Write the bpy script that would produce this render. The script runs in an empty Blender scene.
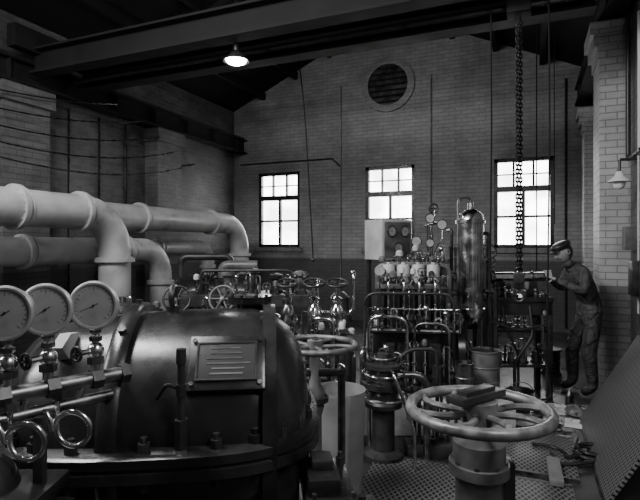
import bpy, bmesh, math, random
from mathutils import Vector, Matrix
random.seed(4)
pi=math.pi
TH=math.radians(22.8); CT,ST=math.cos(TH),math.sin(TH)
V=Vector
def W(x,y,z=0): return V((x*CT-y*ST, x*ST+y*CT, z))
scene=bpy.context.scene
COL=scene.collection

# ------------------------------------------------------------ materials
def newmat(name):
    m=bpy.data.materials.new(name); m.use_nodes=True
    nt=m.node_tree; return m,nt,nt.nodes["Principled BSDF"]
def grey(name,v,rough=.5,metal=0,var=.25,scale=6,bump=.0,bscale=60,spec=.5):
    m,nt,p=newmat(name); L=nt.links
    tc=nt.nodes.new("ShaderNodeTexCoord")
    n=nt.nodes.new("ShaderNodeTexNoise"); n.inputs["Scale"].default_value=scale; n.inputs["Detail"].default_value=6
    L.new(tc.outputs["Object"],n.inputs["Vector"])
    r=nt.nodes.new("ShaderNodeMapRange"); r.inputs[1].default_value=.3; r.inputs[2].default_value=.7
    r.inputs[3].default_value=v*(1-var); r.inputs[4].default_value=min(1,v*(1+var))
    L.new(n.outputs["Fac"],r.inputs[0]); L.new(r.outputs[0],p.inputs["Base Color"])
    r2=nt.nodes.new("ShaderNodeMapRange"); r2.inputs[1].default_value=.3; r2.inputs[2].default_value=.7
    r2.inputs[3].default_value=max(.03,rough-.1); r2.inputs[4].default_value=min(1,rough+.12)
    L.new(n.outputs["Fac"],r2.inputs[0]); L.new(r2.outputs[0],p.inputs["Roughness"])
    p.inputs["Metallic"].default_value=metal
    p.inputs["Specular IOR Level"].default_value=spec
    if bump>0:
        n2=nt.nodes.new("ShaderNodeTexNoise"); n2.inputs["Scale"].default_value=bscale; n2.inputs["Detail"].default_value=5
        L.new(tc.outputs["Object"],n2.inputs["Vector"])
        b=nt.nodes.new("ShaderNodeBump"); b.inputs["Strength"].default_value=bump; b.inputs["Distance"].default_value=.01
        L.new(n2.outputs["Fac"],b.inputs["Height"]); L.new(b.outputs[0],p.inputs["Normal"])
    return m
def brick(name,axis,c1,c2,mo,dado=None,dz=1.5,lo=.62,hi=1.2):
    m,nt,p=newmat(name); L=nt.links
    g=nt.nodes.new("ShaderNodeNewGeometry"); s=nt.nodes.new("ShaderNodeSeparateXYZ"); c=nt.nodes.new("ShaderNodeCombineXYZ")
    L.new(g.outputs["Position"],s.inputs[0])
    if axis=='P':
        a=nt.nodes.new("ShaderNodeMath"); a.operation='ADD'; L.new(s.outputs[0],a.inputs[0]); L.new(s.outputs[1],a.inputs[1]); L.new(a.outputs[0],c.inputs[0])
    else: L.new(s.outputs[0 if axis=='X' else 1],c.inputs[0])
    L.new(s.outputs[2],c.inputs[1])
    b=nt.nodes.new("ShaderNodeTexBrick"); b.inputs["Scale"].default_value=1
    b.inputs["Brick Width"].default_value=.235; b.inputs["Row Height"].default_value=.08; b.inputs["Mortar Size"].default_value=.007
    b.inputs["Mortar Smooth"].default_value=.3
    b.inputs["Color1"].default_value=(c1,)*3+(1,); b.inputs["Color2"].default_value=(c2,)*3+(1,); b.inputs["Mortar"].default_value=(mo,)*3+(1,)
    L.new(c.outputs[0],b.inputs["Vector"])
    n=nt.nodes.new("ShaderNodeTexNoise"); n.inputs["Scale"].default_value=.9; n.inputs["Detail"].default_value=9; n.inputs["Roughness"].default_value=.7
    L.new(g.outputs["Position"],n.inputs["Vector"])
    r=nt.nodes.new("ShaderNodeMapRange"); r.inputs[1].default_value=.33; r.inputs[2].default_value=.67; r.inputs[3].default_value=lo; r.inputs[4].default_value=hi
    L.new(n.outputs["Fac"],r.inputs[0])
    fac=r.outputs[0]
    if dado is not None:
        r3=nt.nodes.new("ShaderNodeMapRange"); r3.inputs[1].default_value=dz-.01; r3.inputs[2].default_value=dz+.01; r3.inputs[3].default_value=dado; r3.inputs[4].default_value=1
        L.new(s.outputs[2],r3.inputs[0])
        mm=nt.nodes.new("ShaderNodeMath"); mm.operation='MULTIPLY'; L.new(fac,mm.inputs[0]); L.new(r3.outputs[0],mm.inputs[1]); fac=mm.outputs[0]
    vm=nt.nodes.new("ShaderNodeVectorMath"); vm.operation='SCALE'; L.new(b.outputs["Color"],vm.inputs[0]); L.new(fac,vm.inputs["Scale"])
    L.new(vm.outputs[0],p.inputs["Base Color"]); p.inputs["Roughness"].default_value=.6
    bp=nt.nodes.new("ShaderNodeBump"); bp.inputs["Strength"].default_value=.5; bp.inputs["Distance"].default_value=.01; bp.invert=True
    L.new(b.outputs["Fac"],bp.inputs["Height"]); L.new(bp.outputs[0],p.inputs["Normal"])
    return m
def lattice(name,lo,hi,per):
    m,nt,p=newmat(name); L=nt.links
    g=nt.nodes.new("ShaderNodeTexCoord"); s=nt.nodes.new("ShaderNodeSeparateXYZ"); L.new(g.outputs["Object"],s.inputs[0])
    outs=[]
    for sg in (1,-1):
        a=nt.nodes.new("ShaderNodeMath"); a.operation='MULTIPLY'; a.inputs[1].default_value=sg*1.7; L.new(s.outputs[0],a.inputs[0])
        b=nt.nodes.new("ShaderNodeMath"); b.operation='ADD'; L.new(a.outputs[0],b.inputs[0]); L.new(s.outputs[1],b.inputs[1])
        d=nt.nodes.new("ShaderNodeMath"); d.operation='PINGPONG'; d.inputs[1].default_value=per; L.new(b.outputs[0],d.inputs[0])
        e=nt.nodes.new("ShaderNodeMath"); e.operation='LESS_THAN'; e.inputs[1].default_value=per*.28; L.new(d.outputs[0],e.inputs[0]); outs.append(e)
    mx=nt.nodes.new("ShaderNodeMath"); mx.operation='MAXIMUM'; L.new(outs[0].outputs[0],mx.inputs[0]); L.new(outs[1].outputs[0],mx.inputs[1])
    r=nt.nodes.new("ShaderNodeMapRange"); r.inputs[3].default_value=lo; r.inputs[4].default_value=hi; L.new(mx.outputs[0],r.inputs[0])
    L.new(r.outputs[0],p.inputs["Base Color"]); p.inputs["Roughness"].default_value=.4; p.inputs["Metallic"].default_value=.3
    bp=nt.nodes.new("ShaderNodeBump"); bp.inputs["Strength"].default_value=.8; bp.inputs["Distance"].default_value=.01
    L.new(mx.outputs[0],bp.inputs["Height"]); L.new(bp.outputs[0],p.inputs["Normal"])
    return m
def emis(name,v,st):
    m,nt,p=newmat(name); L=nt.links
    g=nt.nodes.new("ShaderNodeNewGeometry"); n=nt.nodes.new("ShaderNodeTexNoise"); n.inputs["Scale"].default_value=2.2
    L.new(g.outputs["Position"],n.inputs["Vector"])
    r=nt.nodes.new("ShaderNodeMapRange"); r.inputs[1].default_value=.35; r.inputs[2].default_value=.65; r.inputs[3].default_value=st*.45; r.inputs[4].default_value=st
    L.new(n.outputs["Fac"],r.inputs[0]); L.new(r.outputs[0],p.inputs["Emission Strength"])
    p.inputs["Emission Color"].default_value=(1,1,1,1); p.inputs["Base Color"].default_value=(v,v,v,1); p.inputs["Roughness"].default_value=.2
    return m
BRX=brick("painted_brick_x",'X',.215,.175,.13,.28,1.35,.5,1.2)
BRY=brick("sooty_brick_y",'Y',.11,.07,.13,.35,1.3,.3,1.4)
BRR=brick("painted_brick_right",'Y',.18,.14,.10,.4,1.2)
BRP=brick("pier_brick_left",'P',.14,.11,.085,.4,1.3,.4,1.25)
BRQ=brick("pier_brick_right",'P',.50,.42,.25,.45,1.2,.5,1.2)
DARK=grey("black_enamel",.011,.28,0,.3,5,.05,90)
MATT=grey("plate_backing",.012,.6,0,.3,30)
CAST=grey("cast_iron",.033,.36,.3,.45,8,.12,70)
CASING=grey("casing_paint",.018,.25,0,.55,5,.07,25)
MID=grey("grey_paint",.11,.38,0,.4,9,.05)
LIGHT=grey("light_paint",.44,.4,0,.2,5,.04)
SHEET=grey("sheet_metal",.24,.45,.2,.35,4,.04)
PIPE=grey("lagged_pipe_paint",.36,.34,0,.28,3.5,.06,30)
STEEL=grey("polished_steel",.66,.17,1,.3,11)
DULL=grey("dull_steel",.20,.36,1,.5,14,.05)
WHEEL=grey("worn_wheel_paint",.15,.36,.25,.6,16,.1)
DIAL=grey("gauge_face",.30,.35,0,.15,20)
RIM=grey("gauge_rim",.34,.35,.2,.15,20)
WHITE=grey("white_enamel",.75,.35,0,.08)
PAPER=grey("paper",.5,.9,0,.15)
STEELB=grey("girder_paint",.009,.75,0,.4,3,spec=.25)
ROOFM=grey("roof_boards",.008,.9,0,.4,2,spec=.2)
CONC=grey("concrete",.42,.8,0,.4,5,.2,40)
FLOORM=grey("oily_floor",.03,.34,0,.8,2.5,.15,30)
SKIN=grey("skin",.30,.5,0,.1)
SHOE=grey("boot_leather",.02,.4)
RAG=grey("rag_cloth",.2,.9,0,.5,12,.3,30)
WOOD=grey("plank_wood",.15,.7,0,.3,8)
GRATE=lattice("tread_plate",.011,.20,.035)
GLASS=emis("bright_window_glass",.8,13)
BULB=emis("lamp_bulb",.9,60)

# ------------------------------------------------------------ builder
def basis(ax):
    ax=V(ax).normalized(); t=V((0,0,1)) if abs(ax.z)<.9 else V((1,0,0))
    a=t.cross(ax).normalized(); return a,ax.cross(a).normalized(),ax
def fillet(pts,rad,n=5):
    pts=[V(p) for p in pts]; out=[pts[0]]
    for i in range(1,len(pts)-1):
        a,b,c=pts[i-1],pts[i],pts[i+1]
        d1=(a-b); d2=(c-b); r=min(rad,d1.length*.48,d2.length*.48)
        p0=b+d1.normalized()*r; p2=b+d2.normalized()*r
        for k in range(n+1):
            t=k/n; out.append(p0*(1-t)**2+b*(2*t*(1-t))*1.0+p2*t*t)
    out.append(pts[-1]); return out
class B:
    def __init__(s,name,loc=(0,0,0),rot=0.0):
        s.name=name; s.bm=bmesh.new(); s.mats=[]; s.M=Matrix.Translation(V(loc))@Matrix.Rotation(rot,4,'Z')
    def mi(s,m):
        if m not in s.mats: s.mats.append(m)
        return s.mats.index(m)
    def face(s,vs,i):
        try:
            f=s.bm.faces.new(vs); f.material_index=i; f.smooth=True
        except ValueError: pass
    def rings(s,rs,mat,closed=False,cap=True):
        i=s.mi(mat); vr=[[s.bm.verts.new(p) for p in r] for r in rs]; n=len(vr[0]); m=len(vr)
        for k in range(m if closed else m-1):
            a=vr[k]; b=vr[(k+1)%m]
            for j in range(n): s.face([a[j],a[(j+1)%n],b[(j+1)%n],b[j]],i)
        if cap and not closed:
            s.face(list(reversed(vr[0])),i); s.face(vr[-1],i)
    def cyl(s,p0,p1,r,mat,seg=16,r2=None):
        p0=V(p0);p1=V(p1); a,b,_=basis(p1-p0); r2=r if r2 is None else r2
        s.rings([[p+(a*math.cos(2*pi*k/seg)+b*math.sin(2*pi*k/seg))*q for k in range(seg)] for p,q in ((p0,r),(p1,r2))],mat)
    def lathe(s,prof,o,ax,mat,seg=24):
        o=V(o); a,b,ax=basis(ax)
        s.rings([[o+ax*h+(a*math.cos(2*pi*k/seg)+b*math.sin(2*pi*k/seg))*max(r,.0004) for k in range(seg)] for r,h in prof],mat)
    def tube(s,pts,r,mat,seg=10,closed=False,fil=0,n=5):
        pts=fillet(pts,fil,n) if fil else [V(p) for p in pts]
        q=[pts[0]]
        for p in pts[1:]:
            if (p-q[-1]).length>1e-5: q.append(p)
        pts=q; N=len(pts); T=[]
        for k in range(N):
            if closed: t=pts[(k+1)%N]-pts[k-1]
            else: t=pts[min(k+1,N-1)]-pts[max(k-1,0)]
            T.append(t.normalized() if t.length>1e-9 else V((0,0,1)))
        a,_,_=basis(T[0]); rs=[]
        for k in range(N):
            a=(a-T[k]*a.dot(T[k])).normalized(); b=T[k].cross(a)
            rs.append([pts[k]+(a*math.cos(2*pi*j/seg)+b*math.sin(2*pi*j/seg))*r for j in range(seg)])
        s.rings(rs,mat,closed)
    def torus(s,c,ax,R,r,mat,seg=28,sg=8,sx=1,sy=1):
        a,b,_=basis(ax); c=V(c)
        s.tube([c+a*(R*sx*math.cos(2*pi*k/seg))+b*(R*sy*math.sin(2*pi*k/seg)) for k in range(seg)],r,mat,sg,True)
    def ball(s,c,r,mat,sc=(1,1,1),seg=16,rg=9):
        c=V(c); s.rings([[c+V((math.cos(2*pi*j/seg)*math.sin(t)*r*sc[0],math.sin(2*pi*j/seg)*math.sin(t)*r*sc[1],-math.cos(t)*r*sc[2])) for j in range(seg)] for t in [max(.02,min(pi-.02,pi*k/rg)) for k in range(rg+1)]],mat)
    def box(s,c,d,mat,bev=0,R=None):
        t=bmesh.new(); bmesh.ops.create_cube(t,size=1)
        for v in t.verts: v.co=V((v.co.x*d[0],v.co.y*d[1],v.co.z*d[2]))
        if bev>0: bmesh.ops.bevel(t,geom=list(t.edges),offset=bev,segments=2,affect='EDGES',profile=.6)
        i=s.mi(mat); mp={}; c=V(c)
        for v in t.verts:
            co=v.co.copy()
            if R is not None: co=R@co
            mp[v]=s.bm.verts.new(co+c)
        for f in t.faces: s.face([mp[v] for v in f.verts],i)
        t.free()
    def prism(s,poly,y0,y1,mat):   # poly in (x,z) extruded along y
        s.rings([[V((x,y,z)) for x,z in poly] for y in (y0,y1)],mat)
    def flange(s,p,ax,R,th,mat,bolts=8,bm=None,br=None):
        p=V(p); a,b,ax=basis(ax); s.cyl(p-ax*th/2,p+ax*th/2,R,mat,28)
        br=br or R*.09
        for k in range(bolts):
            t=2*pi*(k+.5)/bolts; q=p+(a*math.cos(t)+b*math.sin(t))*R*.83
            s.cyl(q-ax*(th/2+br*.9),q+ax*(th/2+br*.9),br,bm or mat,6)
    def wheel(s,c,ax,R,rr,mat,spokes=5,curve=.0,hub=None,ph=0):
        c=V(c); a,b,ax=basis(ax); s.torus(c,ax,R,rr,mat,40,10)
        for k in range(spokes):
            t=2*pi*k/spokes+ph; pts=[]
            for j in range(7):
                f=j/6; tt=t+curve*math.sin(f*pi)
                pts.append(c+(a*math.cos(tt)+b*math.sin(tt))*(R*f)-ax*(rr*.6*(1-f)))
            s.tube(pts,rr*.62,mat,8)
        s.cyl(c-ax*rr*2,c+ax*rr*1.6,hub or R*.17,mat,16); s.cyl(c+ax*rr*1.6,c+ax*rr*2.6,R*.08,DULL,6)
    def fittings(s,x0,x1,y,z,n,h0,h1,seed):
        # row of small cocks, gland nuts, lubricators and bent feed pipes standing on z
        rr=random.Random(seed)
        for k in range(n):
            x=x0+(x1-x0)*(k+.5)/n+rr.uniform(-.01,.01); yy=y+rr.uniform(-.03,.03); h=rr.uniform(h0,h1); t=rr.randrange(4); r=rr.uniform(.009,.016)
            m=rr.choice((STEEL,DULL,CAST,STEEL))
            s.cyl((x,yy,z),(x,yy,z+h),r,m,8); s.cyl((x,yy,z),(x,yy,z+.03),r*2.1,CAST,6); s.cyl((x,yy,z+h*.55),(x,yy,z+h*.55+.025),r*1.9,DULL,6)
            if t==0: s.ball((x,yy,z+h+.015),r*2.2,m,seg=10,rg=6)
            elif t==1: s.wheel((x,yy-.01,z+h+.005),(rr.uniform(-.6,.6),-.8,.5),rr.uniform(.03,.045),.005,rr.choice((CAST,DULL)),4)
            elif t==2: s.tube([(x,yy,z+h-.01),(x,yy,z+h+.03),(x+.05,yy-.03,z+h+.03),(x+.05,yy-.04,z)],r*.7,m,8,fil=.03)
            else: s.lathe([(r*1.2,0),(r*2.6,.01),(r*2.6,.05),(r*1.5,.065),(0,.07)],(x,yy,z+h),(0,0,1),rr.choice((LIGHT,DULL,MID)),12)
    def gauge(s,c,f,r,rim=None,face=None):
        c=V(c); f=V(f).normalized(); up=V((0,0,1)); rt=f.cross(up).normalized()*-1; up=rt.cross(f)*-1 if rt.cross(f).z<0 else rt.cross(f)
        rim=rim or RIM; face=face or DIAL
        s.lathe([(.0,-r*.45),(r*.8,-r*.45),(r*.95,-r*.35),(r*.97,r*.0),(r*1.04,r*.02),(r*1.06,r*.1),(r*.98,r*.16),(r*.90,r*.15),(r*.88,r*.06),(0,r*.06)],c,f,rim,36)
        s.cyl(c+f*r*.05,c+f*r*.075,r*.87,face,36)
        p=c+f*r*.09
        for k in range(21):
            t=math.radians(-135+270*k/20); d=up*math.cos(t)+rt*math.sin(t); l=.08 if k%5 else .14
            s.cyl(p+d*r*(.8-l),p+d*r*.8,r*.009,CAST,4)
        t=math.radians(random.uniform(-130,-60)); d=up*math.cos(t)+rt*math.sin(t)
        s.cyl(p-d*r*.2,p+d*r*.62,r*.018,CAST,4,r*.008); s.cyl(p,p+f*r*.05,r*.05,CAST,12)
    def done(s,smooth=38,parent=None):
        bmesh.ops.recalc_face_normals(s.bm,faces=s.bm.faces)
        vs=s.bm.verts; 
        mn=V([min(v.co[i] for v in vs) for i in range(3)]); mx=V([max(v.co[i] for v in vs) for i in range(3)])
        c=V(((mn.x+mx.x)/2,(mn.y+mx.y)/2,mn.z))
        for v in vs: v.co-=c
        me=bpy.data.meshes.new(s.name); s.bm.to_mesh(me); s.bm.free()
        for m in s.mats: me.materials.append(m)
        me.set_sharp_from_angle(angle=math.radians(smooth))
        o=bpy.data.objects.new(s.name,me); COL.objects.link(o)
        o.matrix_world=s.M@Matrix.Translation(c)
        if parent: o.parent=parent; o.matrix_parent_inverse=parent.matrix_world.inverted()
        return o
def SV(name): return B(name,(0,0,0),TH)   # frame turned to the machinery axis

# ------------------------------------------------------------ room shell
XL,XR,YB,YF=-6.7,1.05,10.5,-2.5; XA=(XL+XR)/2; ZE=4.91; ZA=6.67
b=B("floor"); b.box(((XL+XR)/2,(YB+YF)/2,-.1),(XR-XL+.6,YB-YF+.6,.2),FLOORM); b.done()
wx=[-5.47,-2.79,-.12]; ww=1.08; z0,z1=1.6,3.36
b=B("wall_back"); xs=[XL-.3]
for x in wx: xs+= [x-ww/2,x+ww/2]
xs.append(XR+.3)
for i in range(len(xs)-1):
    a,c=xs[i],xs[i+1]; 
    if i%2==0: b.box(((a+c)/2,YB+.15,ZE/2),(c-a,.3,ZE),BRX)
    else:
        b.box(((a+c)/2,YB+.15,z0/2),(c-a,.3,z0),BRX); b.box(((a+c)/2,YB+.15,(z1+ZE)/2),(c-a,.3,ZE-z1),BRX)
b.prism([(XL-.3,ZE),(XR+.3,ZE),(XA,ZA+.1)],YB,YB+.3,BRX)
b.done()
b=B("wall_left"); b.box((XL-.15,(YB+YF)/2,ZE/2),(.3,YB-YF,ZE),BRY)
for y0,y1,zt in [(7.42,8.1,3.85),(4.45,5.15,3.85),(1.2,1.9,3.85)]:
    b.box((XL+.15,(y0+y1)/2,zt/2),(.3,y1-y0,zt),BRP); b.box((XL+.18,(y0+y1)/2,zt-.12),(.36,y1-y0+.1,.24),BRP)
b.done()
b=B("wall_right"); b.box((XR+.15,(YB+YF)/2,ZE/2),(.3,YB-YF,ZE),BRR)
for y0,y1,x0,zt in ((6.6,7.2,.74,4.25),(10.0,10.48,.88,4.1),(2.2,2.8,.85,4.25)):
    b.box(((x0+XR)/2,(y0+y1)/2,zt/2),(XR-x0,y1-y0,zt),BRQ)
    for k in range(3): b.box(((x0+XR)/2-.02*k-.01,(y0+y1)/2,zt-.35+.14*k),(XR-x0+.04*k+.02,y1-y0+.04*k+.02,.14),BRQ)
b.done()
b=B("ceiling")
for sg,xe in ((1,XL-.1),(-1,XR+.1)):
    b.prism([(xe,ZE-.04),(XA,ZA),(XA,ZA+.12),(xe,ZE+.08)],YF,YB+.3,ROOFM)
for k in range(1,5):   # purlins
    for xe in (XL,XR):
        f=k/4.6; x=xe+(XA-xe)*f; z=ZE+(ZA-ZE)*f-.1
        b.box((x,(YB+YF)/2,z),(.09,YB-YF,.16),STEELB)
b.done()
# crane rails
for x,zb in ((XL+.27,3.86),(XR-.17,4.26)):
    b=B("crane_rail_beam")
    b.box((x,4,zb+.015),(.22,13,.03),STEELB); b.box((x,4,zb+.16),(.03,13,.3),STEELB); b.box((x,4,zb+.315),(.22,13,.03),STEELB); b.box((x,4,zb+.36),(.06,13,.06),CAST)
    for k in range(14): b.box((x,-2+k*.93,zb+.16),(.2,.015,.27),STEELB)
    b.done()
# windows
for n,x in enumerate(wx):
    b=B("window_%d"%(n+1)); y=YB+.08; h=z1-z0; zc=(z0+z1)/2
    for sx in (-1,1): b.box((x+sx*(ww/2-.035),y,zc),(.07,.12,h),DARK)
    b.box((x,y,z1-.035),(ww,.12,.07),DARK); b.box((x,y,z0+.035),(ww,.12,.07),DARK)
    zt=z1-.6; b.box((x,y-.01,zt),(ww,.12,.11),DARK)
    for sx in (-1,1): b.box((x+sx*ww/6,y,(z1+zt)/2),(.04,.07,z1-zt),DARK)
    b.box((x,y,(z0+zt)/2),(.06,.07,zt-z0),DARK)
    b.box((x,y,z0+.62),(ww,.06,.045),DARK); b.box((x,y,z1-.31),(ww,.05,.025),DARK)
    b.box((x,y+.04,zc),(ww-.04,.012,h-.04),GLASS)
    b.box((x,YB+.0,z0-.05),(ww+.16,.14,.09),MID)
    b.done()
# round vent
b=B("round_wall_vent"); vx,vz=-2.82,5.1
b.lathe([(.44,0),(.44,.08),(.5,.09),(.58,.07),(.585,0)],(vx,YB+.01,vz),(0,-1,0),BRX,48)
b.cyl((vx,YB,vz),(vx,YB-.02,vz),.46,DARK,48)
for k in range(7): b.box((vx,YB-.05,vz-.36+.12*k),(2*math.sqrt(.44**2-(.36-.12*k)**2)-.02,.05,.015),STEELB,R=Matrix.Rotation(.6,3,'X'))
b.done()
# crane
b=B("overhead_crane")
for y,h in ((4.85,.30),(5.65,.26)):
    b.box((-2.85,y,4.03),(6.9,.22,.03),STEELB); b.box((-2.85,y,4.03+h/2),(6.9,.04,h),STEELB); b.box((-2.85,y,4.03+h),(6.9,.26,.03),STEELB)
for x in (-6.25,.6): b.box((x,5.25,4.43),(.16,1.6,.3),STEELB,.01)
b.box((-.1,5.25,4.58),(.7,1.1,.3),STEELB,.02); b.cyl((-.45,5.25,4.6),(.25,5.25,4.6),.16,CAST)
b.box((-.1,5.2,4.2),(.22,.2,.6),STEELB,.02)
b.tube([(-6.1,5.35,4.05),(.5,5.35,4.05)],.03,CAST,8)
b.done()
for y in (2.4,6.9):
    b=B("roof_truss"); 
    b.tube([(XL+.02,y,ZE-.12),(XA,y,ZA-.28)],.06,STEELB,4); b.tube([(XR-.02,y,ZE-.12),(XA,y,ZA-.28)],.06,STEELB,4)
    b.tube([(XL+.02,y,ZE-.14),(XR-.02,y,ZE-.14)],.045,STEELB,4)
    for f in (.33,.66):
        for xe in (XL,XR):
            x=xe+(XA-xe)*f; zz=ZE+(ZA-ZE)*f-.25; b.tube([(x,y,zz),(x,y,ZE-.14)],.025,STEELB,6); b.tube([(x,y,ZE-.14),(XA if f>.5 else xe+(XA-xe)*.66,y,ZE+(ZA-ZE)*(.66 if f<.5 else 1)-.3)],.02,STEELB,6)
    b.done()
# lamps
b=B("pendant_lamp",(-3.15,4.98,3.81)); b.cyl((0,0,.12),(0,0,.19),.035,CAST); b.cyl((0,0,.17),(0,-.0,.215),.01,CAST,8)
b.lathe([(.03,.11),(.06,.10),(.10,.05),(.15,.015),(.155,0),(.145,0),(.10,.035),(.05,.07),(.0,.08)],(0,0,0),(0,0,1),CAST,32); b.ball((0,0,.01),.085,BULB,(1.4,1.4,.55)); b.done()

# ------------------------------------------------------------ big pipes on the left
def pipe_run(name,X,z,y0,ye,r,R,ydn=0,flg=()):
    b=B(name); pts=[V((X,y0,z))]
    for k in range(13):
        t=k/12*pi/2; pts.append(V((X,ye-R+R*math.sin(t),z-R+R*math.cos(t))))
    pts.append(V((X,ye,.0))); b.tube(pts,r,PIPE,28)
    for y in flg:
        b.flange((X,y,z),(0,1,0),r*1.22,.05,PIPE,14,br=.012); b.torus((X,y+.08,z),(0,1,0),r+.005,.012,PIPE)
    b.flange((X,ye,z-R-.1),(0,0,1),r*1.25,.05,PIPE,14,br=.016); b.flange((X,ye,.05),(0,0,1),r*1.3,.06,CAST,12,br=.018)
    for y in (y0+1.0,y0+3.6):
        if y<ye-R: b.box((X,y,(z-r)/2),(.1,.12,z-r),CAST); b.torus((X,y,z),(0,1,0),r+.01,.015,CAST)
    return b.done()
pipe_run("steam_pipe",-5.0,2.08,-1.5,4.98,.20,.5,flg=(3.6,4.42))
pipe_run("steam_pipe",-5.72,2.10,-1.5,9.16,.20,.55,flg=(6.2,8.1))
pipe_run("steam_pipe",-5.42,1.60,-1.5,6.35,.17,.42,flg=(4.0,5.6))
pipe_run("steam_pipe",-6.05,1.62,-1.5,8.5,.13,.3,flg=(7.0,))
b=B("vertical_conduit")
for x in (-3.9,-1.9): b.tube([(x,YB-.03,5.2),(x,YB-.03,.1)],.014,MID,8)
b.tube([(.62,YB-.03,4.8),(.62,YB-.03,.1)],.02,STEELB,8)
b.tube([(-6.5,YB-.03,3.6),(-4.1,YB-.03,3.6),(-3.9,YB-.03,3.4)],.015,STEELB,8)
b.done()
b=B("sagging_cable")
for k in range(5):
    pts=[V((XL+.005,1.45,3.78-.1*k))]
    for j in range(14):
        f=j/13; pts.append(V((XL+.42+.015*k,1.5+(4.8+.5*k)*f,3.75-.9*math.sin(f*pi/2)*(.4+.25*k)-.1*k+.6*f*f*(1+.25*k))))
    pts.append(V((XL+.005,6.4+.5*k,pts[-1].z)))
    b.tube(pts,.011,DARK,6)
for y in (5.7,6.3,6.9): b.tube([(XL+.03,y,3.8),(XL+.03,y,.5)],.018,DARK,8)
b.done()
b=B("auxiliary_turbine",W(-1.5,7.2,0),TH)
b.box((0,0,.3),(1.7,.8,.6),CAST,.03); b.lathe([(0,-.6),(.25,-.58),(.34,-.45),(.36,-.1),(.3,0),(.3,.2),(.36,.25),(.36,.5),(.2,.62),(0,.64)],(0,0,.9),(1,0,0),DARK,28)
b.flange((-.1,0,.9),(1,0,0),.42,.06,CAST,16); b.flange((.3,0,.9),(1,0,0),.4,.05,CAST,16); b.tube([(.1,0,1.2),(.1,0,1.38),(.6,0,1.38)],.07,MID,14,fil=.12)
b.tube([(-.5,0,1.1),(-.5,0,1.5),(.2,.1,1.5),(.2,.1,1.1)],.05,CAST,12,fil=.1)
b.done()

# ------------------------------------------------------------ foreground compressor casing
b=B("compressor_casing",W(-.61,2.15,0),TH+math.radians(6))
za=.97
b.lathe([(0,-.62),(.16,-.62),(.27,-.60),(.345,-.55),(.39,-.46),(.415,-.36),(.43,-.2),(.44,0),(.445,.2),(.44,.32),(.415,.41),(.36,.48),(.28,.525),(.15,.55),(0,.55)],(0,0,za),(1,0,0),CASING,64)
b.lathe([(.40,-.04),(.465,-.035),(.475,-.02),(.475,.02),(.465,.035),(.40,.04)],(-.16,0,za),(1,0,0),CASING,64)
b.lathe([(.40,-.03),(.458,-.025),(.458,.025),(.40,.03)],(.39,0,za),(1,0,0),CASING,64)
b.lathe([(.19,0),(.19,.08),(.27,.09),(.27,.13),(.1,.14)],(-.6,0,za),(-1,0,0),CASING,40)
for k in range(5):
    a=math.radians(25+32*k); p=V((-.16,-math.cos(a)*.47,za+math.sin(a)*.47)); n=V((0,-math.cos(a),math.sin(a))); b.cyl(p,p+n*.02,.016,CAST,6)
N=72; 
def sup(a,c,z,n=3.0): 
    return [V((math.copysign(abs(math.cos(2*pi*k/N))**(2/n),math.cos(2*pi*k/N))*a-.03,math.copysign(abs(math.sin(2*pi*k/N))**(2/n),math.sin(2*pi*k/N))*c,z)) for k in range(N)]
b.rings([sup(.615,.505,.90),sup(.63,.52,.91),sup(.63,.52,.943),sup(.62,.51,.948),sup(.62,.51,.954),sup(.63,.52,.96),sup(.63,.52,.99),sup(.615,.505,1.0)],CASING)
pp=sup(.585,.475,1.0)
for k in range(0,N,3):
    p=pp[k]; b.cyl(p,p+V((0,0,.03)),.021,CAST,6); b.cyl(p+V((0,0,.03)),p+V((0,0,.05)),.012,DULL,8)
    b.cyl(p-V((0,0,.13)),p-V((0,0,.1)),.022,CAST,6)
def tang(ang,x,r): return V((x,-math.cos(ang)*r,za+math.sin(ang)*r))
an=math.radians(40); R3=Matrix.Rotation(pi/2-an,3,'X')
b.box(tang(an,.235,.435),(.28,.22,.06),CASING,.014,R3)
b.box(tang(an,.235,.468),(.22,.155,.008),MATT,.002,R3)
for sy in (-1,1): b.box(tang(an,.235,.4735)+R3@V((0,sy*.072,0)),(.215,.005,.003),CAST,0,R3)
for sx in (-1,1): b.box(tang(an,.235,.4735)+R3@V((sx*.105,0,0)),(.005,.145,.003),CAST,0,R3)
for k in range(6):
    o=R3@V((random.uniform(-.01,.01),.05-.02*k,0)); b.box(tang(an,.235,.4728)+o,(random.uniform(.1,.17),.006,.0015),MID,0,R3)
for sx in (-1,1):
    for sy in (-1,1): 
        o=R3@V((sx*.12,sy*.085,0)); b.cyl(tang(an,.235,.464)+o,tang(an,.235,.475)+o,.009,DULL,6)
b.cyl((.09,-.46,1.0),(.09,-.46,1.32),.013,CAST,10); b.cyl((.09,-.46,1.0),(.09,-.46,1.10),.024,CAST,6); b.cyl((.09,-.46,1.18),(.09,-.46,1.22),.019,CAST,6); b.cyl((.09,-.46,1.29),(.09,-.46,1.34),.018,CAST,6)
b.tube([(.09,-.46,1.20),(.04,-.45,1.22),(.0,-.42,1.16)],.007,CAST,8,fil=.02)
for x,ang in ((-.36,50),):
    a=math.radians(ang); c=tang(a,x,.405)
    Rl=Matrix.Rotation(a-pi/2,3,'X')
    b.rings([[c+Rl@V((dx,-yy,zz)) for yy,zz in ((-.1,-.02),(.1,-.02),(.06,.06),(.0,.10),(-.05,.07))] for dx in (-.02,.02)],LIGHT)
    b.torus(c+Rl@V((-.01,0,.045)),(1,0,0),.022,.009,DARK,20,6)
b.torus((-.02,0,za+.5),(1,0,0),.045,.012,CAST); b.cyl((-.02,0,za+.42),(-.02,0,za+.46),.03,CAST)
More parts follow.
